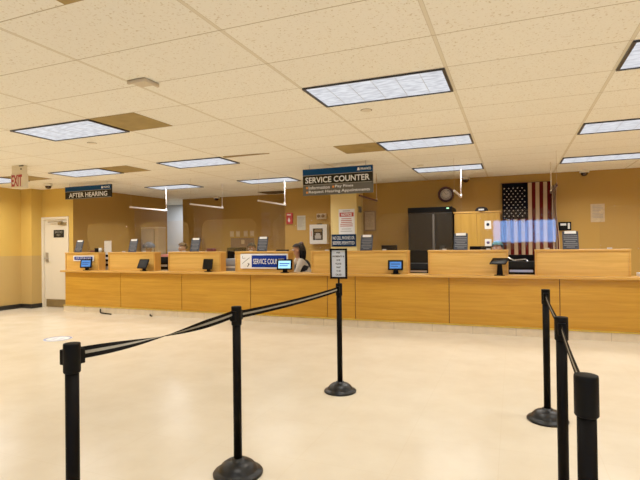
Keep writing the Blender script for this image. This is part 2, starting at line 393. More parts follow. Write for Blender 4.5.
# ------------------------------------------------------------------ ceiling fittings
ROWL = 'recessed fluorescent ceiling lights'
lt = thing('ceiling_light', '', 'ceiling light', (0, 0, HC), 0, ROWL)
bm = NB(); w, h, t = TX-.02, TY-.02, .022
for a in ((-w/2, w/2, -h/2, -h/2+t*.35), (-w/2, w/2, h/2-t*.35, h/2), (-w/2, -w/2+t, -h/2, h/2), (w/2-t, w/2, -h/2, h/2)): box(bm, *a, -.016, 0)
obj('light_frame', bm, mat('dark_light_frame', (.02, .019, .022), .4), lt)
bx('diffuser', DIFF, lt, -w/2+t, w/2-t, -h/2+t*.5, h/2-t*.5, -.006, -.001)
bm = NB()
for k in range(1, 6):
    x = -w/2+w*k/6; box(bm, x-.002, x+.002, -h/2+t*.5, h/2-t*.5, -.008, -.006)
obj('louvre_bar', bm, mat('louvre', (.55, .56, .58), .5), lt)
LIGHTS = [(0, 2, 'large fluorescent ceiling light nearest the middle, directly above the service counter sign'),
 (0, 6, 'fluorescent ceiling light with a brown tile touching its left end, above the fridge'),
 (0, 10, 'narrow fluorescent ceiling light just above the wall clock'),
 (2, 2, 'fluorescent ceiling light cut by the right frame edge, nearest of the right row'),
 (2, 6, 'fluorescent ceiling light in the right row, second from the camera'),
 (2, 10, 'narrow fluorescent ceiling light in the right row, farthest, above the back wall paper'),
 (-3, 2, 'large fluorescent ceiling light at left with a brown tile touching its right end'),
 (-3, 6, 'fluorescent ceiling light between the two hanging signs, beside the lifted tile edge'),
 (-3, 10, 'narrow fluorescent ceiling light left of the service counter sign, with a divider wire below'),
 (-5, 6, 'fluorescent ceiling light right above the after hearing sign'),
 (-5, 10, 'small far fluorescent ceiling light right of the after hearing sign'),
 (-7, 6, 'fluorescent ceiling light mostly hidden behind the exit sign at far left')]
for i, (c, r, lab) in enumerate(LIGHTS):
    p = (GX+TX*(c+.5), GY+TY*(r+.5), HC)
    if i == 0: lt.location = p; lt['label'] = lab
    else: dup(lt, lab, p)
for c in (-9, -7, -5, -3, 0, 2, 4):
    for r in (-10, -6, -2, 2, 6, 10):
        x, y = GX+TX*(c+.5), GY+TY*(r+.5)
        if x < -10.3 or x > 4.7 or y < -3.9: continue
        if c == -7 and r > 6: continue
        L = bpy.data.lights.new('troffer_lamp', 'AREA'); L.shape = 'RECTANGLE'; L.size = 1.1; L.size_y = .5
        L.energy = (14.3 if y < 5 else (21.5 if y < 8 else 37))*(1.75 if c == -7 else 1); L.color = (1, .975, .925); L.spread = math.radians(136 if y < 5 else (156 if y < 8 else 148))
        o = bpy.data.objects.new('troffer_lamp', L); C.objects.link(o); o.location = (x, y, HC-.03)
L = bpy.data.lights.new('corridor_lamp', 'AREA'); L.size = .6; L.energy = 26; L.color = (.95, .97, 1)
o = bpy.data.objects.new('corridor_lamp', L); C.objects.link(o); o.location = (-9.6, 12.2, HC-.03)

def cell_tile(x0, x1, y0, y1, lab, m, g):
    bm = NB(); box(bm, x0+.008, x1-.008, y0+.008, y1-.008, HC-.006, HC); tag(obj('ceiling_tile', bm, m), lab, 'ceiling tile', g)
gx = lambda c: GX+TX*c
gy = lambda r: GY+TY*r
BT = 'brown replaced ceiling tiles'
cell_tile(gx(-2), gx(-1.5), gy(2), gy(3), 'square brown ceiling tile at left, largest, right of a fluorescent light', BROWNT, BT)
cell_tile(gx(-4), gx(-3.5), gy(6), gy(7), 'square brown ceiling tile above the after hearing sign', BROWNT, BT)
cell_tile(gx(-.5), gx(0), gy(6), gy(7), 'square brown ceiling tile just above the service counter sign', BROWNT, BT)
cell_tile(gx(-.5), gx(0), gy(-2), gy(-1), 'brown ceiling tile cut off at the top left frame edge', BROWNT, BT)
cell_tile(gx(-6), gx(-5.5), gy(6), gy(7), 'brown ceiling tile next to the exit sign', BROWNT, BT)
cell_tile(-6.05, -5.35, 10.8, 11.4, 'dark stained ceiling tile far back beside a divider wire', DARKT, BT)
# dark sliver painted as the shadow along a lifted tile edge
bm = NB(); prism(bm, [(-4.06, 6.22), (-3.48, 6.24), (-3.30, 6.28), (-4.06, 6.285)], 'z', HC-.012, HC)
tag(obj('ceiling_tile', bm, mat('tile_shadow_edge', (.33, .22, .09), .9)), 'dark painted shadow line of a lifted ceiling tile edge beside a far left light', 'ceiling tile')
# bracket on the ceiling
bm = NB(); box(bm, -2.88, -2.70, 3.03, 3.05, HC-.03, HC); box(bm, -2.72, -2.70, 3.05, 3.2, HC-.03, HC); box(bm, -2.88, -2.70, 3.03, 3.2, HC-.006, HC)
tag(obj('ceiling_bracket', bm, mat('bracket_cream', (.66, .56, .40), .6)), 'small cream angle bracket stuck on the ceiling tiles', 'bracket')
sp = thing('sprinkler_cover', 'small round sprinkler cover on ceiling beside the left brown tile', 'sprinkler', (-5.04, 4.68, HC), 0, 'ceiling sprinkler covers')
bm = NB(); lathe(bm, [(.05, 0), (.05, -.006), (.042, -.010), (0, -.010)], 24); obj('cover_plate', bm, CREAM, sp)
bm = NB(); lathe(bm, [(.058, 0), (.058, -.003), (.05, -.003)], 24); obj('shadow_ring', bm, mat('ring_shadow', (.30, .22, .12), .7), sp)  # dark ring painted as the shadow around the cover plate
dup(sp, 'small round sprinkler cover on ceiling below the largest middle light', (-1.35, 4.67, HC))
dup(sp, 'small round sprinkler cover on ceiling over the light nearest the clock', (-1.47, 8.40, HC))
# dome cameras
cm = thing('dome_camera', 'small dark dome camera on ceiling right of the exit sign', 'camera', (-9.1, 7.3, HC), 0, 'dome security cameras')
bm = NB(); lathe(bm, [(0, 0), (.085, 0), (.085, -.045), (.07, -.05), (0, -.05)], 20); obj('camera_housing', bm, CREAM, cm)
bm = NB(); lathe(bm, [(.062, -.05), (.058, -.08), (.04, -.105), (0, -.115)], 20); obj('camera_dome', bm, mat('dome_dark', (.03, .012, .01), .15), cm)
dup(cm, 'small dark dome camera on ceiling left of the flag', (-.88, 10.35, HC))
dup(cm, 'small dark dome camera on ceiling right of the flag', (1.29, 10.38, HC))
dup(cm, 'tiny dark dome camera on ceiling far back above the taupe wall', (-7.6, 11.3, HC))

# hanging signs
def hanging_sign(loc, w, h, lab, kind):
    s = thing('hanging_sign', lab, 'sign', loc, 0, 'overhead counter signs')
    bt = .105 if kind == 0 else .10
    bx('sign_board', CHAR if kind else GREYS, s, 0, w, 0, .03, -h, 0)
    bm = NB(); box(bm, .0, w, -.003, .0, -bt, 0); obj('blue_band', bm, TEAL, s)
    for x in (.12, w-.12):
        bm = NB(); tube(bm, [(x, .015, 0), (x, .015, HC-loc[2])], .004, 6); obj('hanging_wire', bm, LGREY, s)
    bm = NB(); box(bm, 0, w, -.004, 0, -bt-.008, -bt)
    if kind == 0: box(bm, 0, w, -.004, 0, -.272, -.265)
    else: box(bm, 0, w, -.004, 0, -h, -h+.008)
    obj('divider_line', bm, STRIPE, s)
    if kind == 0:
        bx('title_band', CHAR, s, 0, w, -.003, 0, -.265, -bt-.008)
    bm = NB(); prism(bm, [(w-.26, -.075), (w-.215, -.075), (w-.225, -.03), (w-.25, -.03)], 'y', -.005, -.004); obj('emblem', bm, LETTER, s)
    lines = [('FINANCE', w-.20, w-.03, -.072, -.035, -.005, .012)]
    if kind == 0:
        lines += [('SERVICE COUNTER', .05, w-.05, -.240, -.142, -.006, .012), ('Information', .11, .49, -.345, -.292, -.006, .008),
                  ('Pay Fines', .585, .90, -.345, -.292, -.006, .008), ('Request Hearing Appointments', .11, 1.18, -.425, -.365, -.006, .008)]
    else: lines.append(('AFTER HEARING', .12, w-.10, -.232, -.135, -.006, .012))
    for ln in lines:
        bm = NB(); text(bm, *ln); obj('lettering', bm, LETTER, s)
    if kind == 0:
        for x, z in ((.06, -.318), (.535, -.318), (.06, -.395)): bx('bullet', ORANGE, s, x, x+.032, -.006, 0, z-.016, z+.016)
hanging_sign((-3.305, 7.5, 2.663), 1.23, .446, 'dark service counter sign with blue band hanging from the ceiling', 0)
hanging_sign((-8.85, 7.5, 2.668), 1.28, .262, 'dark after hearing sign with blue band hanging from the ceiling', 1)

# exit sign
e = thing('exit_sign', 'cream exit sign with red letters hanging from ceiling at far left', 'sign', (-7.655, 5.45, HC))
bx('sign_box', CREAMS, e, 0, .285, 0, .10, -.372, -.135, bevel=.008)
bx('mounting_box', CREAMS, e, .01, .275, .01, .09, -.135, 0, bevel=.006)
bm = NB(); text(bm, 'EXIT', .022, .272, -.345, -.155, -.003, .035); obj('lettering', bm, EXITR, e)
bm = NB(); box(bm, .20, .29, -.002, .012, -.022, -.004); box(bm, .23, .25, -.002, .012, -.075, -.055); obj('mounting_clip', bm, mat('clip_brown', (.08, .05, .02), .6), e)

# ------------------------------------------------------------------ counter
YP = 7.69; WT = .888
ct = thing('service_counter', 'long oak panelled service counter on a cream tile base', 'counter', (0, 0, 0))
seams = [-9.10, -7.53, -5.995, -4.461, -2.956, -2.455, -.928, .619, 2.15, 3.68, 4.88]
for a, b in zip(seams, seams[1:]):
    bx('front_panel', OAKF, ct, a+.006, b-.006, YP, YP+.03, .135, .845, bevel=.004)
bm = NB(); box(bm, -9.10, 4.88, YP+.012, YP+.29, .135, .848); obj('carcass', bm, mat('dark_oak_gap', (.16, .07, .012), .6), ct)
bx('yellow_edge_strip', BRASS, ct, -9.12, 4.88, YP-.035, YP+.03, .118, .135)
bm = NB(); box(bm, -9.12, 4.88, YP-.025, YP+.29, 0, .118); obj('base_tile', bm, TILE, ct)
bm = NB(); box(bm, -9.17, 4.88, 7.62, 8.0, WT-.038, WT)
tag(obj('counter_worktop', bm, OAKE, bevel=.006), 'long oak ledge running along the top of the service counter', 'worktop')
# staff side desk (behind, lower)
sd = thing('staff_desk', 'long staff desk behind the oak booth screens', 'desk', (0, 0, 0))
bx('desktop', mat('desk_laminate', (.30, .24, .17), .5), sd, -8.9, 4.6, 8.10, 8.85, .70, .74)
for x in (-8.8, -6.7, -5.2, -3.1, -1.3, .3, 2.2, 4.5): bx('desk_leg', GREY, sd, x-.03, x+.03, 8.12, 8.83, 0, .70)

# booth screens
def booth(x0, x1, side, lab):
    b = thing('booth_screen', lab, 'screen', ((x0+x1)/2, 7.79, WT), 0, 'oak booth screens on the counter')
    w = (x1-x0)/2; H = .385; D = side
    bx('front_panel', OAKB, b, -w+.03, w-.03, .012, .03, 0, H-.03)
    for a, c in ((-w, -w+.03), (w-.03, w)): bx('front_stile', OAKE, b, a, c, 0, .03, 0, H-.03, bevel=.003)
    bx('top_rail', OAKE, b, -w-.004, w+.004, -.006, D, H-.03, H, bevel=.004)
    for s in (-1, 1): bx('side_panel', OAKS, b, s*w-(.03 if s > 0 else 0), s*w+(0 if s > 0 else .03), .03, D, 0, H-.03)
    return b
booth(-9.21, -8.243, .2, 'oak booth screen with small blue sign, nearest the white door')
booth(-7.963, -6.744, .2, 'oak booth screen with black tablet, second from the white door')
booth(-6.394, -5.173, .2, 'oak booth screen with black tablet, left of the white service sign')
booth(-4.842, -3.74, .24, 'oak booth screen carrying the blue and white service counter sign')
booth(-3.292, -1.58, .16, 'widest oak booth screen behind the framed stanchion sign')
booth(-1.259, -.065, .16, 'oak booth screen in front of the wooden cabinet')
booth(.307, 1.523, .16, 'oak booth screen right of the flag, rightmost in the photo')

# small sign on first booth
s = thing('booth_sign', 'small blue sign with white border on the booth by the door', 'sign', (-8.95, 7.784, 1.085))
bm = NB(); prism(bm, rrect(0, .60, 0, .12, .02), 'y', -.006, 0); obj('sign_plate', bm, PAPERW, s)
bm = NB(); prism(bm, rrect(.035, .565, .022, .098, .012), 'y', -.009, -.006); obj('blue_panel', bm, ROYAL, s)
bm = NB(); text(bm, 'FOR YOUR CASE', .08, .52, .04, .08, -.0105, .0); obj('lettering', bm, LETTER, s)
# service counter sign on fourth booth
s = thing('booth_sign', 'white and royal blue service counter sign on an oak booth screen', 'sign', (-4.72, 7.784, .955))
bm = NB(); prism(bm, rrect(0, .98, 0, .272, .015), 'y', -.006, 0); obj('sign_plate', bm, PAPERW, s)
bm = NB(); box(bm, .24, .955, -.009, -.006, .025, .245); obj('blue_panel', bm, ROYAL, s)
bm = NB(); text(bm, 'SERVICE COUNTER', .275, .93, .085, .18, -.0105, .004); obj('lettering', bm, LETTER, s)
bm = NB()
for a, b2, ww in (((.04, .09), (.195, .20), .007), ((.045, .235), (.05, .185), .006), ((.05, .185), (.11, .195), .006), ((.15, .03), (.175, .075), .014), ((.155, .10), (.19, .085), .012), ((.19, .085), (.165, .055), .012)):
    dx, dz = b2[0]-a[0], b2[1]-a[1]; l = math.hypot(dx, dz); nx, nz = -dz/l*ww/2, dx/l*ww/2
    prism(bm, [(a[0]+nx, a[1]+nz), (a[0]-nx, a[1]-nz), (b2[0]-nx, b2[1]-nz), (b2[0]+nx, b2[1]+nz)], 'y', -.009, -.007)
obj('emblem', bm, CHAR, s)

# acrylic guards over the service gaps
def guard(x0, x1, lab):
    g = thing('sneeze_guard', lab, 'guard', ((x0+x1)/2, 7.93, 1.273), 0, 'clear acrylic sneeze guards on the booth screens')
    w = (x1-x0)/2; bm = NB(); prism(bm, rrect(-w, w, .0, .62, .16, 'top'), 'y', 0, .006); obj('acrylic_pane', bm, GUARD_GLARE if x0 < -4.2 else GUARD, g)
    for x in (-w+.12, w-.12): bx('foot_clip', LGREY, g, x-.03, x+.03, -.012, .018, 0, .02)
guard(-8.70, -7.55, 'clear rounded sneeze guard nearest the white door')
guard(-7.24, -6.00, 'clear rounded sneeze guard in front of the tall grey cabinet')
guard(-5.68, -4.46, 'clear rounded sneeze guard in front of the four small pictures')
guard(-4.12, -2.93, 'clear rounded sneeze guard in front of the defibrillator cabinet')
guard(-2.13, -.90, 'clear rounded sneeze guard in front of the black fridge')
guard(-.47, .60, 'clear rounded sneeze guard in front of the flag, mirroring a blue window')
guard(1.17, 2.4, 'clear rounded sneeze guard at the far right of the counter')

# hanging acrylic dividers
for x, lab in ((-7.46, 'clear hanging divider nearest the door, with white top rail'), (-5.935, 'clear hanging divider second from the door, with faint top rail'),
               (-4.40, 'clear hanging divider left of the red fire alarm, with white top rail'), (-2.43, 'clear hanging divider beside the yellow column'),
               (-.854, 'clear hanging divider in front of the wooden cabinet, hung by a white wire'), (.62, 'clear hanging divider at the right edge of the flag')):
    g = thing('hanging_divider', lab, 'divider', (x, 7.9, 1.0), 0, 'clear hanging dividers between stations')
    bx('acrylic_pane', DIVID, g, -.003, .003, .12, 1.15, .30, 1.21)
    RM = DWOOD_RAIL_SHADE if x in (-2.43, .62) else STEEL  # backlit rails: their shade is put into a darker material
    bx('top_rail', RM, g, -.012, .012, 0, 1.17, 1.205, 1.232)
    bm = NB(); tube(bm, [(0, 1.14, 1.22), (0, 1.14, HC-1.0)], .006, 6); lathe(bm, [(0, 1.22), (.016, 1.225), (.016, 1.26), (0, 1.265)], 10, (0, 1.14, 0)); obj('hanging_wire', bm, STEEL if RM is STEEL else PAPERT, g)
    bm = NB(); tube(bm, [(0, .03, 1.22), (0, .03, HC-1.0)], .0016, 5); obj('hanging_wire', bm, PAPERT, g)

# placards on the booth tops
pl = thing('counter_placard', '', 'placard', (0, 0, 0), 0, 'slate placards standing on the booth screens')
bm = NB(); box(bm, -.105, .105, 0, .006, 0, .27); xf(bm, rx(-.26)); obj('placard_sheet', bm, SLATE, pl)
bm = NB(); box(bm, -.075, .075, -.003, 0, .235, .275); xf(bm, rx(-.26)); obj('header_strip', bm, PAPERW, pl)
bm = NB(); bars(bm, -.09, .09, .02, .215, 7, -.002, 0, .35, 3); xf(bm, rx(-.26)); obj('print', bm, mat('faded_print', (.20, .205, .22), .6), pl)
bm = NB(); box(bm, -.08, .08, .006, .10, 0, .006); tube(bm, [(0, .09, .003), (0, .05, .17)], .006, 6); obj('stand_foot', bm, GREY, pl)
for i, (x, lab) in enumerate(((-8.84, 'slate placard on the booth screen nearest the white door'), (-7.325, 'slate placard left of the person in the knitted cap'),
        (-5.773, 'slate placard right of the short haired person'), (-4.28, 'slate placard above the white and blue service sign'),
        (-2.29, 'slate placard right of the yellow column'), (-.755, 'slate placard in front of the wooden cabinet'), (.781, 'slate placard right of the flag'))):
    p = (x, 7.80, 1.273)
    if i == 0: pl.location = p; pl['label'] = lab
    else: dup(pl, lab, p)

# tablets on the ledge
def tablet(x, lab, scr, tilt, rz, w=.25, h=.165, zc=.148, y=7.685):
    t = thing('signature_tablet', lab, 'tablet', (x, y, WT), rz, 'tablets on the counter ledge')
    bm = NB(); prism(bm, rrect(-w/2, w/2, -h/2, h/2, .012), 'y', -.008, .008); xf(bm, Matrix.Translation((0, 0, zc)) @ Matrix.Rotation(tilt, 4, 'X')); obj('casing', bm, BLKP, t)
    bm = NB(); box(bm, -w/2+.03, w/2-.03, -.0095, -.008, -h/2+.028, h/2-.028); xf(bm, Matrix.Translation((0, 0, zc)) @ Matrix.Rotation(tilt, 4, 'X')); so = obj('screen', bm, scr, t)
    if scr is not SCRK:
        bm = NB(); box(bm, -w/2+.05, w/2-.05, -.0105, -.0095, .005, .028); box(bm, -w/2+.05, w/2-.08, -.0105, -.0095, -.03, -.012)
        xf(bm, Matrix.Translation((0, 0, zc)) @ Matrix.Rotation(tilt, 4, 'X')); obj('screen_panel', bm, SCRD if scr is SCRB else SCRB, so)
    bm = NB(); prism(bm, [(-.045, .006), (.045, .006), (.03, zc-.02), (-.03, zc-.02)], 'y', .012, .034); obj('stand', bm, BLKP, t)
    bm = NB(); prism(bm, rrect(-.07, .07, -.03, .055, .015), 'z', 0, .012); obj('stand_base', bm, BLKP, t)
tablet(-8.47, 'tablet with blue screen under the small blue booth sign', SCRB, -.15, .12, .29, .19)
tablet(-6.93, 'dark tablet turned aside on the ledge, second from the door', SCRK, -.42, -.12, .27, .20)
tablet(-5.38, 'dark tablet on the ledge, left of the white service sign', SCRK, -.2, -.15, .235, .20)
tablet(-3.76, 'tablet with bright cyan screen beside the white service sign', SCRC, -.15, .15, .285, .19)
tablet(-1.765, 'tablet with blue screen right of the framed stanchion sign', SCRB, -.15, .12, .245, .165)
tablet(-.19, 'dark tablet folded nearly flat on its stand, left of the right gap', SCRK, -1.12, -.30, .24, .18, .215, 7.665)

# things behind the gaps
def printer(x, y, w, h, d_, lab, body, strip, extra=None):
    p = thing('desk_printer', lab, 'printer', (x, y, .74), 0, 'printers behind the counter')
    bm = NB(); prism(bm, [(-d_/2, 0), (d_/2, 0), (d_/2, h), (-d_/2+.06, h), (-d_/2, h*.7)], 'x', -w/2, w/2); obj('printer_body', bm, body, p, bevel=.012)
    bx('paper_tray', strip, p, -w/2+.03, w/2-.03, -d_/2-.05, -d_/2+.05, h*.28, h*.36)
    bx('control_strip', strip, p, -w/2+.04, w/2-.04, -d_/2-.006, -d_/2+.02, h*.52, h*.62)
    if extra:
        bm = NB(); pts = [(-w/2+.02, -.0, h+.06), (-w/4, -.02, h+.01), (w/6, -.04, h+.03), (w/2-.08, -.08, h-.04)]; tube(bm, pts, .012, 8); obj('curved_handle', bm, SILVER, p)
        bx('raised_lid', body, p, -w/2+.01, w/2-.01, d_/2-.06, d_/2-.02, h, h+extra, bevel=.008)
    return p
printer(-6.846, 8.36, .30, .42, .36, 'black printer with grey trays under a pink folder', BLKP, LGREY)
printer(-5.20, 8.36, .30, .38, .36, 'grey printer with paper behind the gap left of the service sign', GREY, PAPER)
printer(-1.51, 8.36, .42, .30, .40, 'low black printer with silver tray in front of the fridge', BLKP, SILVER)
printer(.12, 8.36, .42, .34, .40, 'black scanner with curved silver handle below the flag', BLKP, SILVER, .10)
bm = NB(); prism(bm, [(-.14, -.1), (.15, -.12), (.16, .08), (-.12, .12)], 'z', 0, .03); box(bm, -.11, .10, -.09, .08, .03, .05)
tag(obj('paper_folder', bm, PINK, None, (-6.87, 8.38, 1.161)), 'pink folder lying on the black printer', 'folder')
# white forms rack in first gap
p = thing('forms_rack', 'white forms rack with black slots between the first two booths', 'rack', (-8.37, 8.14, .74))
bm = NB(); box(bm, -.13, .13, 0, .2, 0, .52); obj('rack_body', bm, WHITE, p, bevel=.006)
bm = NB()
for z in (.22, .32, .42): box(bm, -.02, .09, -.004, 0, z, z+.055)
obj('slot', bm, BLKP, p)
p = thing('notice_stand', 'white paper notice standing above the gap by the door', 'notice', (-8.39, 8.20, 1.26))
bx('sheet', PAPERW, p, -.10, .10, 0, .006, .01, .26); bx('stand_foot', LGREY, p, -.10, .10, -.03, .05, 0, .012)
# small things on booth tops
z0 = 1.274
bm = NB(); box(bm, -.07, .07, -.02, .02, 0, .02); box(bm, -.06, .07, -.018, .018, .022, .04); box(bm, .03, .07, -.018, .018, .02, .022)
tag(obj('stapler', bm, DRED, None, (-8.50, 7.9, z0), bevel=.006), 'dark red stapler on the booth screen nearest the door', 'stapler')
def cup(x, m, lab, r):
    c = thing('mug', lab, 'mug', (x, 7.865, z0)); bm = NB(); lathe(bm, [(0, 0), (r*.9, 0), (r, .09), (r*.88, .09), (r*.8, .01), (0, .01)], 20); obj('mug_body', bm, m, c)
    bm = NB(); tube(bm, [(r*.93, 0, .07), (r+.025, 0, .065), (r+.025, 0, .03), (r*.93, 0, .02)], .006, 6); obj('handle', bm, m, c)
cup(-8.36, BLKP, 'black mug on the booth screen nearest the door', .045)
cup(-8.265, WHITE, 'white mug beside the black mug on the first booth', .028)
bm = NB(); box(bm, -.075, .075, -.05, .05, 0, .055); box(bm, -.07, .07, -.045, .045, .055, .062)
tag(obj('card_box', bm, DRED, None, (-5.42, 7.86, z0), bevel=.005), 'small dark red box on the third booth screen', 'box')
bm = NB(); box(bm, -.12, .12, -.03, .03, 0, .018); box(bm, -.115, .12, -.028, .028, .018, .026)
tag(obj('phone_handset', bm, BLKP, None, (-3.89, 7.87, z0), bevel=.006), 'flat black handset lying on top of the service sign booth', 'phone')
# white tray right of last booth
bm = NB(); box(bm, -.17, .17, -.09, .09, 0, .012); box(bm, -.17, -.155, -.09, .09, .012, .05); box(bm, .155, .17, -.09, .09, .012, .05); box(bm, -.155, .155, .075, .09, .012, .05); box(bm, -.15, .15, -.08, .07, .012, .035)
tag(obj('letter_tray', bm, WHITE, None, (1.79, 7.88, WT+.001), bevel=.003), 'white paper tray on the ledge at the right end', 'tray')
# monitors on the staff desk
def monitor(x, w, top, lab, rz=0, y=8.5):
    m = thing('computer_monitor', lab, 'monitor', (x, y, .74), rz, 'monitors behind the booth screens'); h = .34; t = top-.74
    bm = NB(); box(bm, -w/2, w/2, -.012, .012, t-h, t); obj('display_case', bm, BLKP, m, bevel=.008)
    bx('back_cover', BLKP, m, -w/3, w/3, -.035, -.012, t-h+.06, t-.08, bevel=.01)
    bm = NB(); box(bm, -.03, .03, -.05, -.03, .01, t-.15); obj('stand_neck', bm, GREY, m)
    bx('stand_base', GREY, m, -.12, .12, -.12, .08, 0, .012, bevel=.004)
monitor(-2.06, .29, 1.358, 'black monitor right of the yellow column')
monitor(-.50, .35, 1.325, 'black monitor beside the person in the teal headscarf')
monitor(-5.34, .46, 1.345, 'wide black monitor behind the service sign gap', .0, 8.66)

# ------------------------------------------------------------------ back of the room
# fridge
f = thing('refrigerator', 'tall black two door refrigerator against the back wall', 'refrigerator', (-1.535, 9.75, 0))
bm = NB(); box(bm, -.44, .44, .06, .70, .02, 2.10); obj('fridge_cabinet', bm, BLKP, f, bevel=.01)
bx('header_panel', mat('fridge_header', (.004, .0035, .003), .4, spec=.05), f, -.44, .44, 0, .06, 1.99, 2.105, bevel=.006)
for a, b in ((-.435, .06), (.075, .435)): bx('fridge_door', FRIDGE, f, a, b, .005, .06, .12, 1.985, bevel=.01)
bm = NB(); box(bm, .055, .095, -.025, .005, .7, 1.95); obj('handle', bm, mat('handle_grey', (.09, .08, .07), .3), f, bevel=.006)
bx('status_label', LABELG, f, .33, .38, -.003, 0, 2.06, 2.08)
bx('kick_plate', GREY, f, -.44, .44, .03, .06, .0, .11)
# wooden cabinet
w_ = thing('wooden_cabinet', 'tall pine cabinet with two doors beside the black refrigerator', 'cabinet', (-.645, 9.9, 0))
bx('carcass', OAKC, w_, -.43, .43, .02, .58, 0, 1.97)
bx('top_board', OAKE, w_, -.445, .445, -.015, .59, 1.97, 1.995, bevel=.004)
for s, a, b in ((-1, -.425, -.003), (1, .003, .425)):
    dd = bx('cabinet_door', OAKC, w_, a, b, 0, .02, .08, 1.965, bevel=.004)
    bm = NB(); lathe(bm, [(0, 0), (.012, .0), (.018, .02), (0, .026)], 12); xf(bm, Matrix.Translation((s*.05, 0, 1.05)) @ Matrix.Rotation(PI/2, 4, 'X')); obj('knob', bm, SILVER, dd)
# notice sheets taped on its door
for z, h, lab in ((1.645, .16, 'white sheet with dark emblem taped on the pine cabinet, upper'), (1.30, .15, 'white sheet with purple spot taped on the pine cabinet, lower')):
    n = thing('notice_sheet', lab, 'paper', (-.44, 9.896, z)); bx('sheet', PAPERW, n, -.06, .06, 0, .002, 0, h)
    bm = NB(); lathe(bm, [(0, 0), (.03, 0), (.03, .002), (0, .002)], 16); xf(bm, Matrix.Translation((.0, 0, h*.55)) @ Matrix.Rotation(PI/2, 4, 'X')); obj('emblem', bm, NAVY if z > 1.5 else mat('purple', (.10, .06, .18), .6), n)
# black hat on cabinet
h = thing('hat', 'black cap with white badge lying on the pine cabinet', 'hat', (-.56, 10.05, 1.995))
bm = NB(); lathe(bm, [(.115, 0), (.125, .03), (.10, .075), (.05, .095), (0, .1)], 24); obj('cap_crown', bm, SHK, h)
bm = NB(); prism(bm, [(-.1, -.08), (-.07, -.17), (0, -.2), (.07, -.17), (.1, -.08)], 'z', 0, .012); obj('cap_peak', bm, SHK, h)
bm = NB(); box(bm, -.05, .05, -.135, -.115, .02, .05); obj('badge', bm, PAPER, h)
# clock
c = thing('wall_clock', 'round wall clock with dark wooden rim on the back wall', 'clock', (-1.30, 10.5, 2.415))
def ring(r0_, r1_, y0, y1, n=40):
    bm = NB(); lathe(bm, [(r0_, 0), (r1_, 0), (r1_, y1-y0), (r0_+.008, y1-y0), (r0_, 0)], n); xf(bm, Matrix.Translation((0, y1, 0)) @ Matrix.Rotation(PI/2, 4, 'X')); return bm
obj('clock_rim', ring(.118, .165, -.05, 0), DWOOD_RAIL_SHADE, c)
bm = NB(); lathe(bm, [(0, 0), (.125, 0), (.125, .012), (0, .012)], 40); xf(bm, Matrix.Rotation(PI/2, 4, 'X')); obj('clock_face', bm, mat('clock_cream', (.78, .68, .58), .6), c)
bm = NB()
for k in range(12):
    a = PI/2-2*PI*(k+1)/12; text(bm, str(k+1), .09*math.cos(a)-.014, .09*math.cos(a)+.014, .09*math.sin(a)-.014, .09*math.sin(a)+.014, -.014)
obj('numerals', bm, PRINT, c)
bm = NB()
for ang, l in ((.35, .06), (2.2, .085)):
    dx, dz = math.cos(ang), math.sin(ang); prism(bm, [(-dz*.004, dx*.004), (dz*.004, -dx*.004), (dx*l+dz*.002, dz*l-dx*.002), (dx*l-dz*.002, dz*l+dx*.002)], 'y', -.018, -.016)
obj('clock_hands', bm, BLKP, c)

# flag hung down the wall
fl = thing('flag', 'united states flag hung vertically on the back wall', 'flag', (-.185, 10.44, 2.565))
FW, FL = .90, 1.60; NXs, NZ = 52, 40
bm = NB(); vs = {}
for i in range(NXs+1):
    for k in range(NZ+1):
        u, v = i/NXs, k/NZ
        vs[i, k] = bm.verts.new((FW*u+.012*v*math.sin(6*u), .018*math.sin(u*21+v*1.5)*(.35+.65*v)-.01, -FL*v))
for i in range(NXs):
    for k in range(NZ):
        u, v = (i+.5)/NXs, (k+.5)/NZ
        s = int(u*13); mi = 1 if s % 2 == 0 else 2
        if u < 7/13 and v < .44: mi = 0
        fc = bm.faces.new((vs[i, k], vs[i+1, k], vs[i+1, k+1], vs[i, k+1])); fc.material_index = mi; fc.smooth = True
obj('flag_cloth', bm, [FL_N, FL_R, FL_W], fl)
bm = NB()
for r in range(11):
    for q in range(5 if r % 2 else 6) if False else range(5):
        cx = .045+.09*q*.92+(.045 if r % 2 else 0); cz = -.10-r*.056
        if cx > .455: continue
        pts = []
        for k in range(10):
            a = PI/2+k*PI/5; rr = .017 if k % 2 == 0 else .007; pts.append((cx+rr*math.cos(a), cz+rr*math.sin(a)))
        prism(bm, pts, 'y', -.040, -.038)
obj('star', bm, FL_S, fl)
bm = NB(); tube(bm, [(-.02, 0, .005), (FW+.02, 0, .005)], .008, 8); obj('hanging_rod', bm, DWOOD_RAIL_SHADE, fl)
bm = NB(); vv = {}
for i in range(9):
    for k in range(17):
        u, v = i/8, k/16; vv[i, k] = bm.verts.new((FW+.11*u*(1-.25*math.sin(v*5)), -.03-.05*math.sin(u*9), -.10-.06*u*0-v*1.3+.07*u))
for i in range(8):
    for k in range(16): fc = bm.faces.new((vv[i, k], vv[i+1, k], vv[i+1, k+1], vv[i, k+1])); fc.material_index = 0 if i % 3 else 1; fc.smooth = True
obj('folded_edge', bm, [FL_W, FL_R], fl)

# black wall box right of the flag
w2 = thing('wall_control_box', 'black control box with pale labels right of the flag', 'control box', (.84, 10.5, 1.60))
bx('box_body', BLKP, w2, 0, .22, -.06, 0, 0, .165, bevel=.006)
bx('label_strip', PAPER, w2, .03, .13, -.062, -.06, .095, .135); bx('label_tab', PAPER, w2, .16, .195, -.062, -.06, .03, .14)
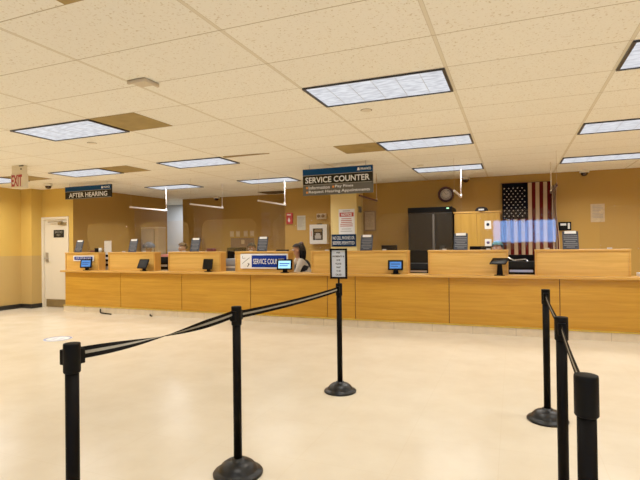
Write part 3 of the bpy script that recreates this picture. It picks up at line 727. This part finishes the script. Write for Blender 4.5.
# papers on walls
def wall_paper(x, y, z, w, h, m, lab, seed, pm=PRINT, n=9):
    o = thing('notice_sheet', lab, 'paper', (x, y, z)); bx('sheet', m, o, 0, w, -.004, 0, 0, h)
    bm = NB(); bars(bm, w*.12, w*.88, h*.2, h*.92, n, -.006, 0, .3, seed, True); obj('print', bm, pm, o)
wall_paper(1.40, 10.5, 1.75, .235, .345, PAPERT, 'tan paper notice on the back wall right of the flag', 2)
wall_paper(-4.79, 10.5, 1.73, .22, .345, mat('greenish_paper', (.48, .44, .33), .8), 'pale paper notice between the fire alarm and defibrillator cabinet', 3)
# framed board right of column
b_ = thing('framed_notice', 'beige framed notice on the wall right of the yellow column', 'picture', (-3.09, 10.5, 1.70))
bx('frame', mat('board_frame', (.26, .16, .06), .6), b_, -.03, .25, -.02, 0, -.03, .43, bevel=.004); bx('sheet', PAPERT, b_, 0, .22, -.024, -.02, 0, .40)
bm = NB(); bars(bm, .03, .19, .06, .36, 9, -.026, 0, .25, 8); obj('print', bm, mat('board_print', (.36, .26, .14), .8), b_)
# fire alarm
a_ = thing('fire_alarm', 'red fire alarm box on the back wall', 'fire alarm', (-5.055, 10.5, 1.88))
bx('alarm_body', RED, a_, 0, .16, -.06, 0, 0, .27, bevel=.01)
bm = NB(); text(bm, 'FIRE', .03, .13, .205, .24, -.062, .03); prism(bm, [(.05, .08), (.08, .04), (.11, .08), (.095, .13), (.08, .15), (.065, .13)], 'y', -.062, -.061); obj('lettering', bm, PAPER, a_)
bx('pull_bar', mat('red_dark', (.30, .02, .02), .4), a_, .02, .14, -.07, -.06, .175, .19)
# emergency light
e2 = thing('emergency_light', 'small cream emergency light with two lamp heads on the back wall', 'emergency light', (-4.26, 10.5, 1.975))
bx('housing', mat('tan_cream', (.55, .42, .25), .5), e2, 0, .24, -.07, 0, 0, .13, bevel=.01)
for x in (.065, .175):
    bm = NB(); lathe(bm, [(0, 0), (.03, 0), (.038, .04), (0, .035)], 16); xf(bm, Matrix.Translation((x, -.07, .07)) @ Matrix.Rotation(PI/2, 4, 'X')); obj('lamp_head', bm, mat('lamp_amber', (.22, .11, .04), .3), e2)
# defibrillator cabinet
a3 = thing('defibrillator_cabinet', 'white wall cabinet with dark window left of the yellow column', 'cabinet', (-4.40, 10.5, 1.395))
bm = NB()
for q in ((0, .43, 0, .09), (0, .43, .36, .45), (0, .08, .09, .36), (.33, .43, .09, .36)): box(bm, q[0], q[1], -.16, 0, q[2], q[3])
obj('cabinet_body', bm, mat('cabinet_white', (.60, .56, .50), .4), a3, bevel=.005)
bx('window', mat('cabinet_window', (.035, .025, .018), .15), a3, .08, .33, -.15, -.14, .09, .36)
bm = NB(); box(bm, .13, .28, -.155, -.15, .12, .20); prism(bm, rrect(.15, .26, .20, .25, .02), 'y', -.155, -.15); obj('device', bm, mat('device_grey', (.30, .27, .24), .5), a3)
bm = NB(); box(bm, .12, .30, -.154, -.15, .28, .34); obj('device_label', bm, mat('amber_label', (.16, .09, .02), .5), a3)
bx('handle', PINK, a3, .035, .055, -.175, -.16, .18, .30, bevel=.004); bx('alarm_top', BLKP, a3, .16, .27, -.10, -.04, .45, .475)
# column notices
n = thing('notice_poster', 'white notice poster with red header on the yellow column', 'poster', (-3.55, 9.995, 1.60))
bx('sheet', PAPERW, n, 0, .365, -.004, .003, 0, .55)
bx('header', RED, n, .02, .345, -.007, -.004, .385, .475)
bm = NB(); text(bm, 'NOTICE', .06, .305, .40, .46, -.009, .04); obj('lettering', bm, PAPERW, n)
bm = NB(); bars(bm, .035, .32, .16, .36, 5, -.006, 0, .45, 5); obj('red_print', bm, REDP, n)
bm = NB(); bars(bm, .04, .31, .04, .14, 2, -.006, 0, .2, 6); bars(bm, .08, .28, .49, .53, 1, -.006, 0, .35, 6); obj('grey_print', bm, PRINT, n)
n = thing('wall_sign', 'navy sign forbidding cell phones low on the yellow column', 'sign', (-3.725, 9.995, 1.33))
bx('sign_plate', NAVY, n, 0, .57, -.012, .003, 0, .27, bevel=.004)
bm = NB(); text(bm, 'NO CELL PHONES OR', .035, .535, .155, .225, -.014, .0); obj('lettering', bm, LETTER, n)
bm = NB(); text(bm, 'BEEPERS PERMITTED', .035, .535, .045, .115, -.014, .0); obj('lettering', bm, LETTER, n)
t_ = thing('thermostat', 'small grey thermostat on the side of the yellow column', 'thermostat', (-3.14, 10.2, 2.14))
bx('thermostat_body', mat('thermostat_grey', (.22, .21, .17), .4), t_, 0, .03, -.08, .08, -.06, .07, bevel=.006); bx('dial', GREY, t_, .03, .04, -.03, .03, -.03, .03)
# tall grey cabinet at left, pictures, board
g_ = thing('storage_cabinet', 'tall pale grey storage cabinet by the taupe wall', 'cabinet', (-8.89, 10.1, 0))
bx('carcass', mat('cabinet_beige', (.46, .34, .20), .6), g_, -.28, .28, .02, .30, 0, 1.86)
bx('top_panel', mat('cabinet_cream', (.62, .50, .34), .6), g_, -.285, .285, -.008, .305, 1.86, 1.895, bevel=.005)
for a, b in ((-.275, .13), (.165, .275)): bx('cabinet_door', mat('cabinet_grey', (.40, .345, .28), .6) if a < 0 else MATS['cabinet_beige'], g_, a, b, 0, .02, .06, 1.84, bevel=.003)
bx('door_gap', mat('gap_dark', (.10, .07, .04), .7), g_, .13, .165, .008, .02, .06, 1.84)
for i, (x, lab) in enumerate(((-7.24, 'leftmost of four small pale pictures on the taupe wall'), (-7.045, 'second of four small pale pictures from the left'), (-6.80, 'third of four small pale pictures from the left'), (-6.60, 'rightmost of four small pale pictures on the taupe wall'))):
    q = thing('small_picture', lab, 'picture', (x, 11.5, 1.62), 0, 'small pictures on the taupe wall')
    bx('frame', PAPERT, q, -.06, .06, -.012, 0, 0, .16); bx('image', mat('pic_tone', (.58, .44, .28), .7), q, -.04, .04, -.015, -.012, .03, .13)
q = thing('bulletin_board', 'mauve bulletin board below the four small pictures', 'board', (-6.90, 11.5, 1.0)); bx('board_panel', MAUVE, q, -.37, .37, -.02, 0, 0, .585); bx('board_edge', mat('board_edge', (.14, .08, .05), .7), q, -.37, .37, -.024, -.02, .575, .585)
q2 = thing('notice_sheet', 'tiny pale note pinned on the mauve bulletin board', 'paper', (-6.88, 11.478, 1.42)); bx('sheet', PAPERT, q2, -.05, .05, -.002, 0, 0, .11)

# ------------------------------------------------------------------ people (seated staff)
def bake(o):
    dg = bpy.context.evaluated_depsgraph_get(); dg.update()
    me = bpy.data.meshes.new_from_object(o.evaluated_get(dg)); o.modifiers.clear(); o.data = me
    for p in me.polygons: p.use_smooth = True
def skin(name, verts, edges, radii, m, parent, root=0, sub=2):
    me = bpy.data.meshes.new(name); me.from_pydata(verts, edges, []); me.materials.append(m)
    o = bpy.data.objects.new(name, me); C.objects.link(o); o.parent = parent
    o.modifiers.new('skin', 'SKIN'); sk = me.skin_vertices[0].data
    for i, r in enumerate(radii): sk[i].radius = r if isinstance(r, tuple) else (r, r)
    sk[root].use_root = True
    s = o.modifiers.new('sub', 'SUBSURF'); s.levels = sub; s.render_levels = sub
    bake(o)
    if not o.data.materials: o.data.materials.append(m)
    return o
def person(loc, rz, lab, skinm, shirt, hair, style, lean=0.0, head_turn=0.0, vest=None):
    p = thing('person', lab, 'person', loc, rz, 'staff seated behind the counter')
    zs = .56
    V, E, Rr = [], [], []
    def add(co, r, par=None):
        V.append(co); Rr.append(r)
        if par is not None: E.append((par, len(V)-1))
        return len(V)-1
    L = lean
    pel = add((0, .02, zs+.10), (.155, .115)); wa = add((0, .0-L*.3, zs+.26), (.14, .10), pel); ch = add((0, -.01-L*.7, zs+.43), (.165, .11), wa)
    nb = add((0, -L, zs+.545), (.075, .065), ch); nk = add((0, -.005-L, zs+.60), .052, nb)
    hd = (0, -.015-L*1.1, zs+.66)
    j = add(hd, (.064, .075), nk); hm = add((hd[0], hd[1]-.005, hd[2]+.065), (.076, .096), j); ht = add((hd[0], hd[1]+.01, hd[2]+.135), (.062, .078), hm)
    torso = []
    for s in (-1, 1):
        sh = add((s*.17, -L, zs+.50), .062, ch); el = add((s*.23, -.10-L, zs+.27), .045, sh); wr = add((s*.15, -.30-L, zs+.25), .030, el); pa = add((s*.14, -.36-L, zs+.25), (.036, .018), wr)
        for q in range(4):
            f1 = add((s*(.14-.024*(q-1.5)), -.41-L+.006*abs(q-1), zs+.252), .0095, pa); f2 = add((s*(.14-.027*(q-1.5)), -.45-L+.010*abs(q-1), zs+.238), .008, f1)
        t1 = add((s*.105, -.365-L, zs+.245), .011, pa); add((s*.085, -.395-L, zs+.24), .009, t1)
        hp = add((s*.10, -.02, zs+.075), .085, pel); kn = add((s*.12, -.42, zs+.07), .058, hp); an = add((s*.12, -.40, .10), .04, kn); add((s*.12, -.52, .04), .035, an)
    b = skin('body', V, E, Rr, skinm, p)
    # shirt and trousers over the body
    k = [0, 1, 2, 3]; SV = [V[i] for i in k]; SE = [(0, 1), (1, 2), (2, 3)]
    SR = [(.172, .132), (.158, .118), (.182, .127), (.080, .070)]
    for s_i in (8, 19) if False else [i for i, v in enumerate(V) if abs(abs(v[0])-.17) < 1e-6]:
        n0 = len(SV); SV += [V[s_i], V[s_i+1], V[s_i+2]]; SR += [.074, .058, .042]; SE += [(2, n0), (n0, n0+1), (n0+1, n0+2)]
    skin('shirt', SV, SE, SR, shirt, p)
    TV = [V[0]]; TE = []; TR = [(.168, .13)]
    for s in (-1, 1):
        n0 = len(TV); TV += [(s*.10, -.02, zs+.075), (s*.12, -.42, zs+.07), (s*.12, -.40, .13)]; TR += [.098, .072, .058]; TE += [(0, n0), (n0, n0+1), (n0+1, n0+2)]
    skin('trousers', TV, TE, TR, TROU, p)
    for s in (-1, 1):
        bm = NB(); prism(bm, [(s*.12-.045, -.60), (s*.12+.045, -.60), (s*.12+.05, -.34), (s*.12-.05, -.34)], 'z', 0, .09); obj('shoe', bm, SHK, p, bevel=.02, seg=3)
    # face: eyes, nose, mouth, ears
    cz = hd[2]+.062; fy = hd[1]-.092; parts = []
    for s in (-1, 1):
        bm = NB(); bmesh.ops.create_uvsphere(bm, u_segments=12, v_segments=8, radius=.012); parts.append(obj('eye', bm, EYEW, p, (s*.032, fy+.010, cz), smooth=True))
        bm = NB(); bmesh.ops.create_uvsphere(bm, u_segments=10, v_segments=6, radius=.006); obj('iris', bm, EYED, parts[-1], (0, -.0085, 0), smooth=True)
        bm = NB(); bmesh.ops.create_uvsphere(bm, u_segments=12, v_segments=8, radius=1); xf(bm, Matrix.Diagonal((.010, .020, .030, 1))); parts.append(obj('ear', bm, skinm, p, (s*.078, hd[1]+.005, cz-.012), smooth=True))
    bm = NB(); prism(bm, [(-.014, cz-.042), (.014, cz-.042), (.006, cz-.004), (-.006, cz-.004)], 'y', fy-.018, fy+.02); parts.append(obj('nose', bm, skinm, p, bevel=.006, seg=3))
    bm = NB(); bmesh.ops.create_uvsphere(bm, u_segments=12, v_segments=8, radius=1); xf(bm, Matrix.Diagonal((.024, .010, .008, 1))); parts.append(obj('mouth', bm, LIP, p, (0, fy+.012, cz-.066), smooth=True))
    # hair / headwear: shell over crown and back of the head
    def shell(sx, sy, sz, keep, wob=0):
        bm = NB(); bmesh.ops.create_uvsphere(bm, u_segments=28, v_segments=18, radius=1)
        rm = [v for v in bm.verts if not keep(v.co)]
        bmesh.ops.delete(bm, geom=rm, context='VERTS')
        for v in bm.verts:
            w = 1+wob*math.sin(v.co.x*19+v.co.z*13)*math.cos(v.co.y*17)
            v.co = Vector((v.co.x*sx*w, v.co.y*sy*w, v.co.z*sz*w))
        return bm
    hc = (hd[0], hd[1]+.012, hd[2]+.085)
    hk = lambda c: c.z > (.25 if c.y < -.2 else (-.55 if c.y > .1 else -.15))
    if style == 'cap':
        obj('knitted_cap', shell(.142, .145, .135, lambda c: c.z > -.05, .05), hair, p, hc, smooth=True)
    elif style == 'scarf':
        obj('headscarf', shell(.102, .122, .112, hk, .02), hair, p, hc, smooth=True); obj('scarf_tail', shell(.10, .06, .17, lambda c: c.y > -.2, .04), hair, p, (hc[0], hc[1]+.06, hc[2]-.10), smooth=True)
    else:
        obj('hair', shell(.097, .118, .106, hk, .025), hair, p, hc, smooth=True)
        if style == 'bun':
            bm = NB(); bmesh.ops.create_icosphere(bm, subdivisions=3, radius=.05); obj('hair_bun', bm, HAIRR, p, (hc[0], hc[1]+.08, hc[2]+.09), smooth=True)
            obj('long_hair', shell(.128, .115, .22, lambda c: c.y > -.45, .05), hair, p, (hc[0], hc[1]+.06, hc[2]-.10), smooth=True)
    if vest:
        skin('vest', [V[1], V[2], (0, -L*.9, zs+.50)], [(0, 1), (1, 2)], [(.19, .165), (.215, .175), (.16, .13)], vest, p)
    return p
def office_chair(loc, rz, lab):
    c = thing('office_chair', lab, 'chair', loc, rz, 'office chairs of the seated staff')
    bm = NB(); prism(bm, rrect(-.22, .22, -.30, .20, .06), 'z', .46, .535); obj('seat', bm, SHK, c, bevel=.015)
    bm = NB(); prism(bm, rrect(-.19, .19, .58, .95, .08), 'y', .20, .25); obj('backrest', bm, SHK, c, bevel=.015)
    bm = NB(); tube(bm, [(0, 0, .06), (0, 0, .46)], .025, 10); obj('column', bm, GREY, c)
    bm = NB(); tube(bm, [(0, .1, .45), (0, .25, .47), (0, .265, .7)], .018, 8); obj('back_support', bm, GREY, c)
    for k in range(5):
        a = 2*PI*k/5; bm = NB(); tube(bm, [(0, 0, .09), (.27*math.cos(a), .27*math.sin(a), .06)], .018, 6); tube(bm, [(.27*math.cos(a), .27*math.sin(a), .028), (.27*math.cos(a)+.02, .27*math.sin(a), .028)], .028, 10); obj('base_leg', bm, BLKP, c)
for (x, y, z), rz, lab, chl, a in (
    ((-7.98, 9.05, .05), .15, 'person in a grey blue knitted cap behind the second booth', 'office chair under the person in the knitted cap', (SKIN2, SHB, CAPB, 'cap')),
    ((-7.01, 9.05, .06), -.2, 'person with short brown hair behind the third booth', 'office chair under the short haired person', (SKIN1, SHG, HAIRB, 'short')),
    ((-5.21, 9.05, .03), .2, 'person with dark hair behind the service sign booth', 'office chair under the dark haired person', (SKIN2, SHK, HAIRK, 'short')),
    ((-3.82, 8.95, .0), -.9, 'person with long black hair and bun bending in the gap, pale top and black vest', 'office chair under the person with a bun', (SKIN1, SHW, HAIRK, 'bun', .22, 0, SHK)),
    ((-.25, 9.05, .0), -.25, 'person in a teal headscarf in front of the flag', 'office chair under the person in the headscarf', (SKIN3, SHK, TEALC, 'scarf'))):
    person((x, y, max(z, 0)), rz, lab, *a)
    office_chair((x, y, 0), rz, chl)

# ------------------------------------------------------------------ stanchions
def stanchion_at(x, y, lab, rz=0, sign=False, clip=None):
    s = thing('stanchion', lab, 'stanchion', (x, y, 0), rz, 'black belt barrier posts')
    bm = NB(); lathe(bm, [(0, 0), (.150, 0), (.152, .012), (.146, .020), (.124, .026), (.117, .034), (.110, .048), (.097, .062), (.078, .075), (.055, .083), (.040, .086), (.036, .097), (.0, .097)], 40); obj('base', bm, BLKG, s)
    bm = NB(); lathe(bm, [(0, .09), (.0255, .09), (.0255, .92), (0, .92)], 24); obj('pole', bm, BLK, s)
    bm = NB(); lathe(bm, [(0, .906), (.0295, .906), (.0318, .91), (.0318, 1.014), (.0308, 1.020), (.028, 1.021), (0, 1.021)], 28); obj('cap_head', bm, BLKP, s)
    for a in (clip or ()):
        bm = NB(); box(bm, .024, .048, -.018, .018, .935, .995); xf(bm, Matrix.Rotation(a, 4, 'Z')); obj('belt_clip', bm, BLKP, s, bevel=.003)
    return s
def belt(owner, a, b, twist=None, sag=.012, zc=.965):
    """webbing from a to b (world xy), width .05, grey stripe in the middle"""
    a, b = Vector((*a, 0)), Vector((*b, 0)); d = (b-a).normalized(); nrm = Vector((-d.y, d.x, 0)); a = a+d*.034; b = b-d*.046
    n = 60; bm = NB(); rows = []
    for i in range(n+1):
        t = i/n; c = a.lerp(b, t)+Vector((0, 0, zc-sag*4*t*(1-t)))
        th = 0
        if twist:
            q = min(1, max(0, (t-twist[0])/(twist[1]-twist[0]))); th = PI*q
        up = Vector((0, 0, 1))*math.cos(th)+nrm*math.sin(th)
        rows.append([bm.verts.new(c+up*h) for h in (-.024, -.006, .006, .024)])
    for A, B in zip(rows, rows[1:]):
        for k in range(3): bm.faces.new((A[k], A[k+1], B[k+1], B[k])).material_index = 1 if k == 1 else 0
    xf(bm, Matrix.Translation(-owner.location))
    o = obj('belt', bm, [BELT, STRIPE], owner)
    m = o.modifiers.new('thick', 'SOLIDIFY'); m.thickness = .0018; m.offset = 0
A_, B_, C_ = (-1.605, 1.385), (-1.576, 2.544), (-1.531, 4.29); R1, R2, R3 = (.186, 1.53), (.218, 2.655), (.234, 4.14)
sa = stanchion_at(*A_, 'black belt stanchion at far left front, with a twisted belt', clip=(PI*.99, PI/2-.02))
sb = stanchion_at(*B_, 'black belt stanchion in the middle of the left row', clip=(-PI/2, PI/2))
scn = stanchion_at(*C_, 'black belt stanchion under the framed sign', clip=(-PI/2,))
q1 = stanchion_at(*R1, 'black belt stanchion nearest the camera at right', clip=(PI/2,))
q2_ = stanchion_at(*R2, 'black belt stanchion in the middle of the right row', clip=(-PI/2, PI/2))
q3 = stanchion_at(*R3, 'black belt stanchion at the far end of the right row', clip=(-PI/2,))
belt(sa, A_, B_, (-.02, .79), .02, .975); belt(sb, B_, C_); belt(q1, R1, R2); belt(q2_, R2, R3)
fs = thing('sign_frame', 'black framed white sign mounted on top of a left row stanchion', 'sign', (C_[0], C_[1], 1.021), .12)
bm = NB(); lathe(bm, [(0, 0), (.012, 0), (.009, .01), (.009, .05), (0, .05)], 12); obj('sign_post', bm, BLKP, fs)
bm = NB()
for q in ((-.083, .083, .042, .062), (-.083, .083, .312, .330), (-.083, -.064, .062, .312), (.064, .083, .062, .312)): box(bm, q[0], q[1], -.012, .012, q[2], q[3])
obj('frame', bm, BLKP, fs, bevel=.003)
bx('sheet', mat('pale_sheet', (.62, .66, .72), .6), fs, -.064, .064, -.006, .006, .062, .312)
bm = NB()
for i, (s_, w0) in enumerate((('FOR', .036), ('PAYMENTS &', .115), ('LINE', .036), ('PLEASE', .056), ('WAIT', .044), ('TO BE', .042), ('CALLED', .056))):
    z = .292-i*.0345; text(bm, s_, -w0/2, w0/2, z-.011, z+.006, -.0075, .03)
obj('lettering', bm, CHAR, fs)

# ------------------------------------------------------------------ floor details
s = thing('floor_sticker', 'round white floor sticker with blue ring near the left stanchion', 'sticker', (-6.44, 5.31, 0), .4)
bm = NB(); lathe(bm, [(0, .002), (.20, .002), (.20, 0)], 40); obj('sticker_disc', bm, PAPERW, s)
bm = NB(); lathe(bm, [(.165, .003), (.195, .003)], 40); obj('blue_ring', bm, mat('sticker_blue', (.24, .28, .48), .6), s)
bm = NB()
for x in (-.05, .05): prism(bm, [(x-.03, -.09), (x+.03, -.09), (x+.035, .04), (x+.02, .09), (x-.02, .09), (x-.035, .04)], 'z', .002, .003)
obj('footprint', bm, mat('sticker_pale', (.62, .63, .68), .6), s)
bm = NB(); tube(bm, [(-8.05, 7.655, .085), (-8.03, 7.63, .03), (-7.97, 7.60, .014), (-7.62, 7.52, .014)], .013, 8)
tag(obj('cable_stub', bm, BLKP), 'black bent cable sticking out at the left counter base', 'cable', 'cable ends by the counter base')
bm = NB(); tube(bm, [(-6.74, 7.655, .03), (-6.71, 7.62, .012), (-6.63, 7.58, .012)], .012, 8)
tag(obj('cable_stub', bm, BLKP), 'short black cable end below the second tablet', 'cable', 'cable ends by the counter base')

# ------------------------------------------------------------------ world and colour
w = bpy.data.worlds.new('daylight'); sc.world = w; w.use_nodes = True
w.node_tree.nodes['Background'].inputs[0].default_value = (.20, .45, 1, 1); w.node_tree.nodes['Background'].inputs[1].default_value = 9.5
sc.view_settings.view_transform = 'Standard'; sc.view_settings.look = 'None'; sc.view_settings.exposure = 0; sc.view_settings.gamma = 1.12
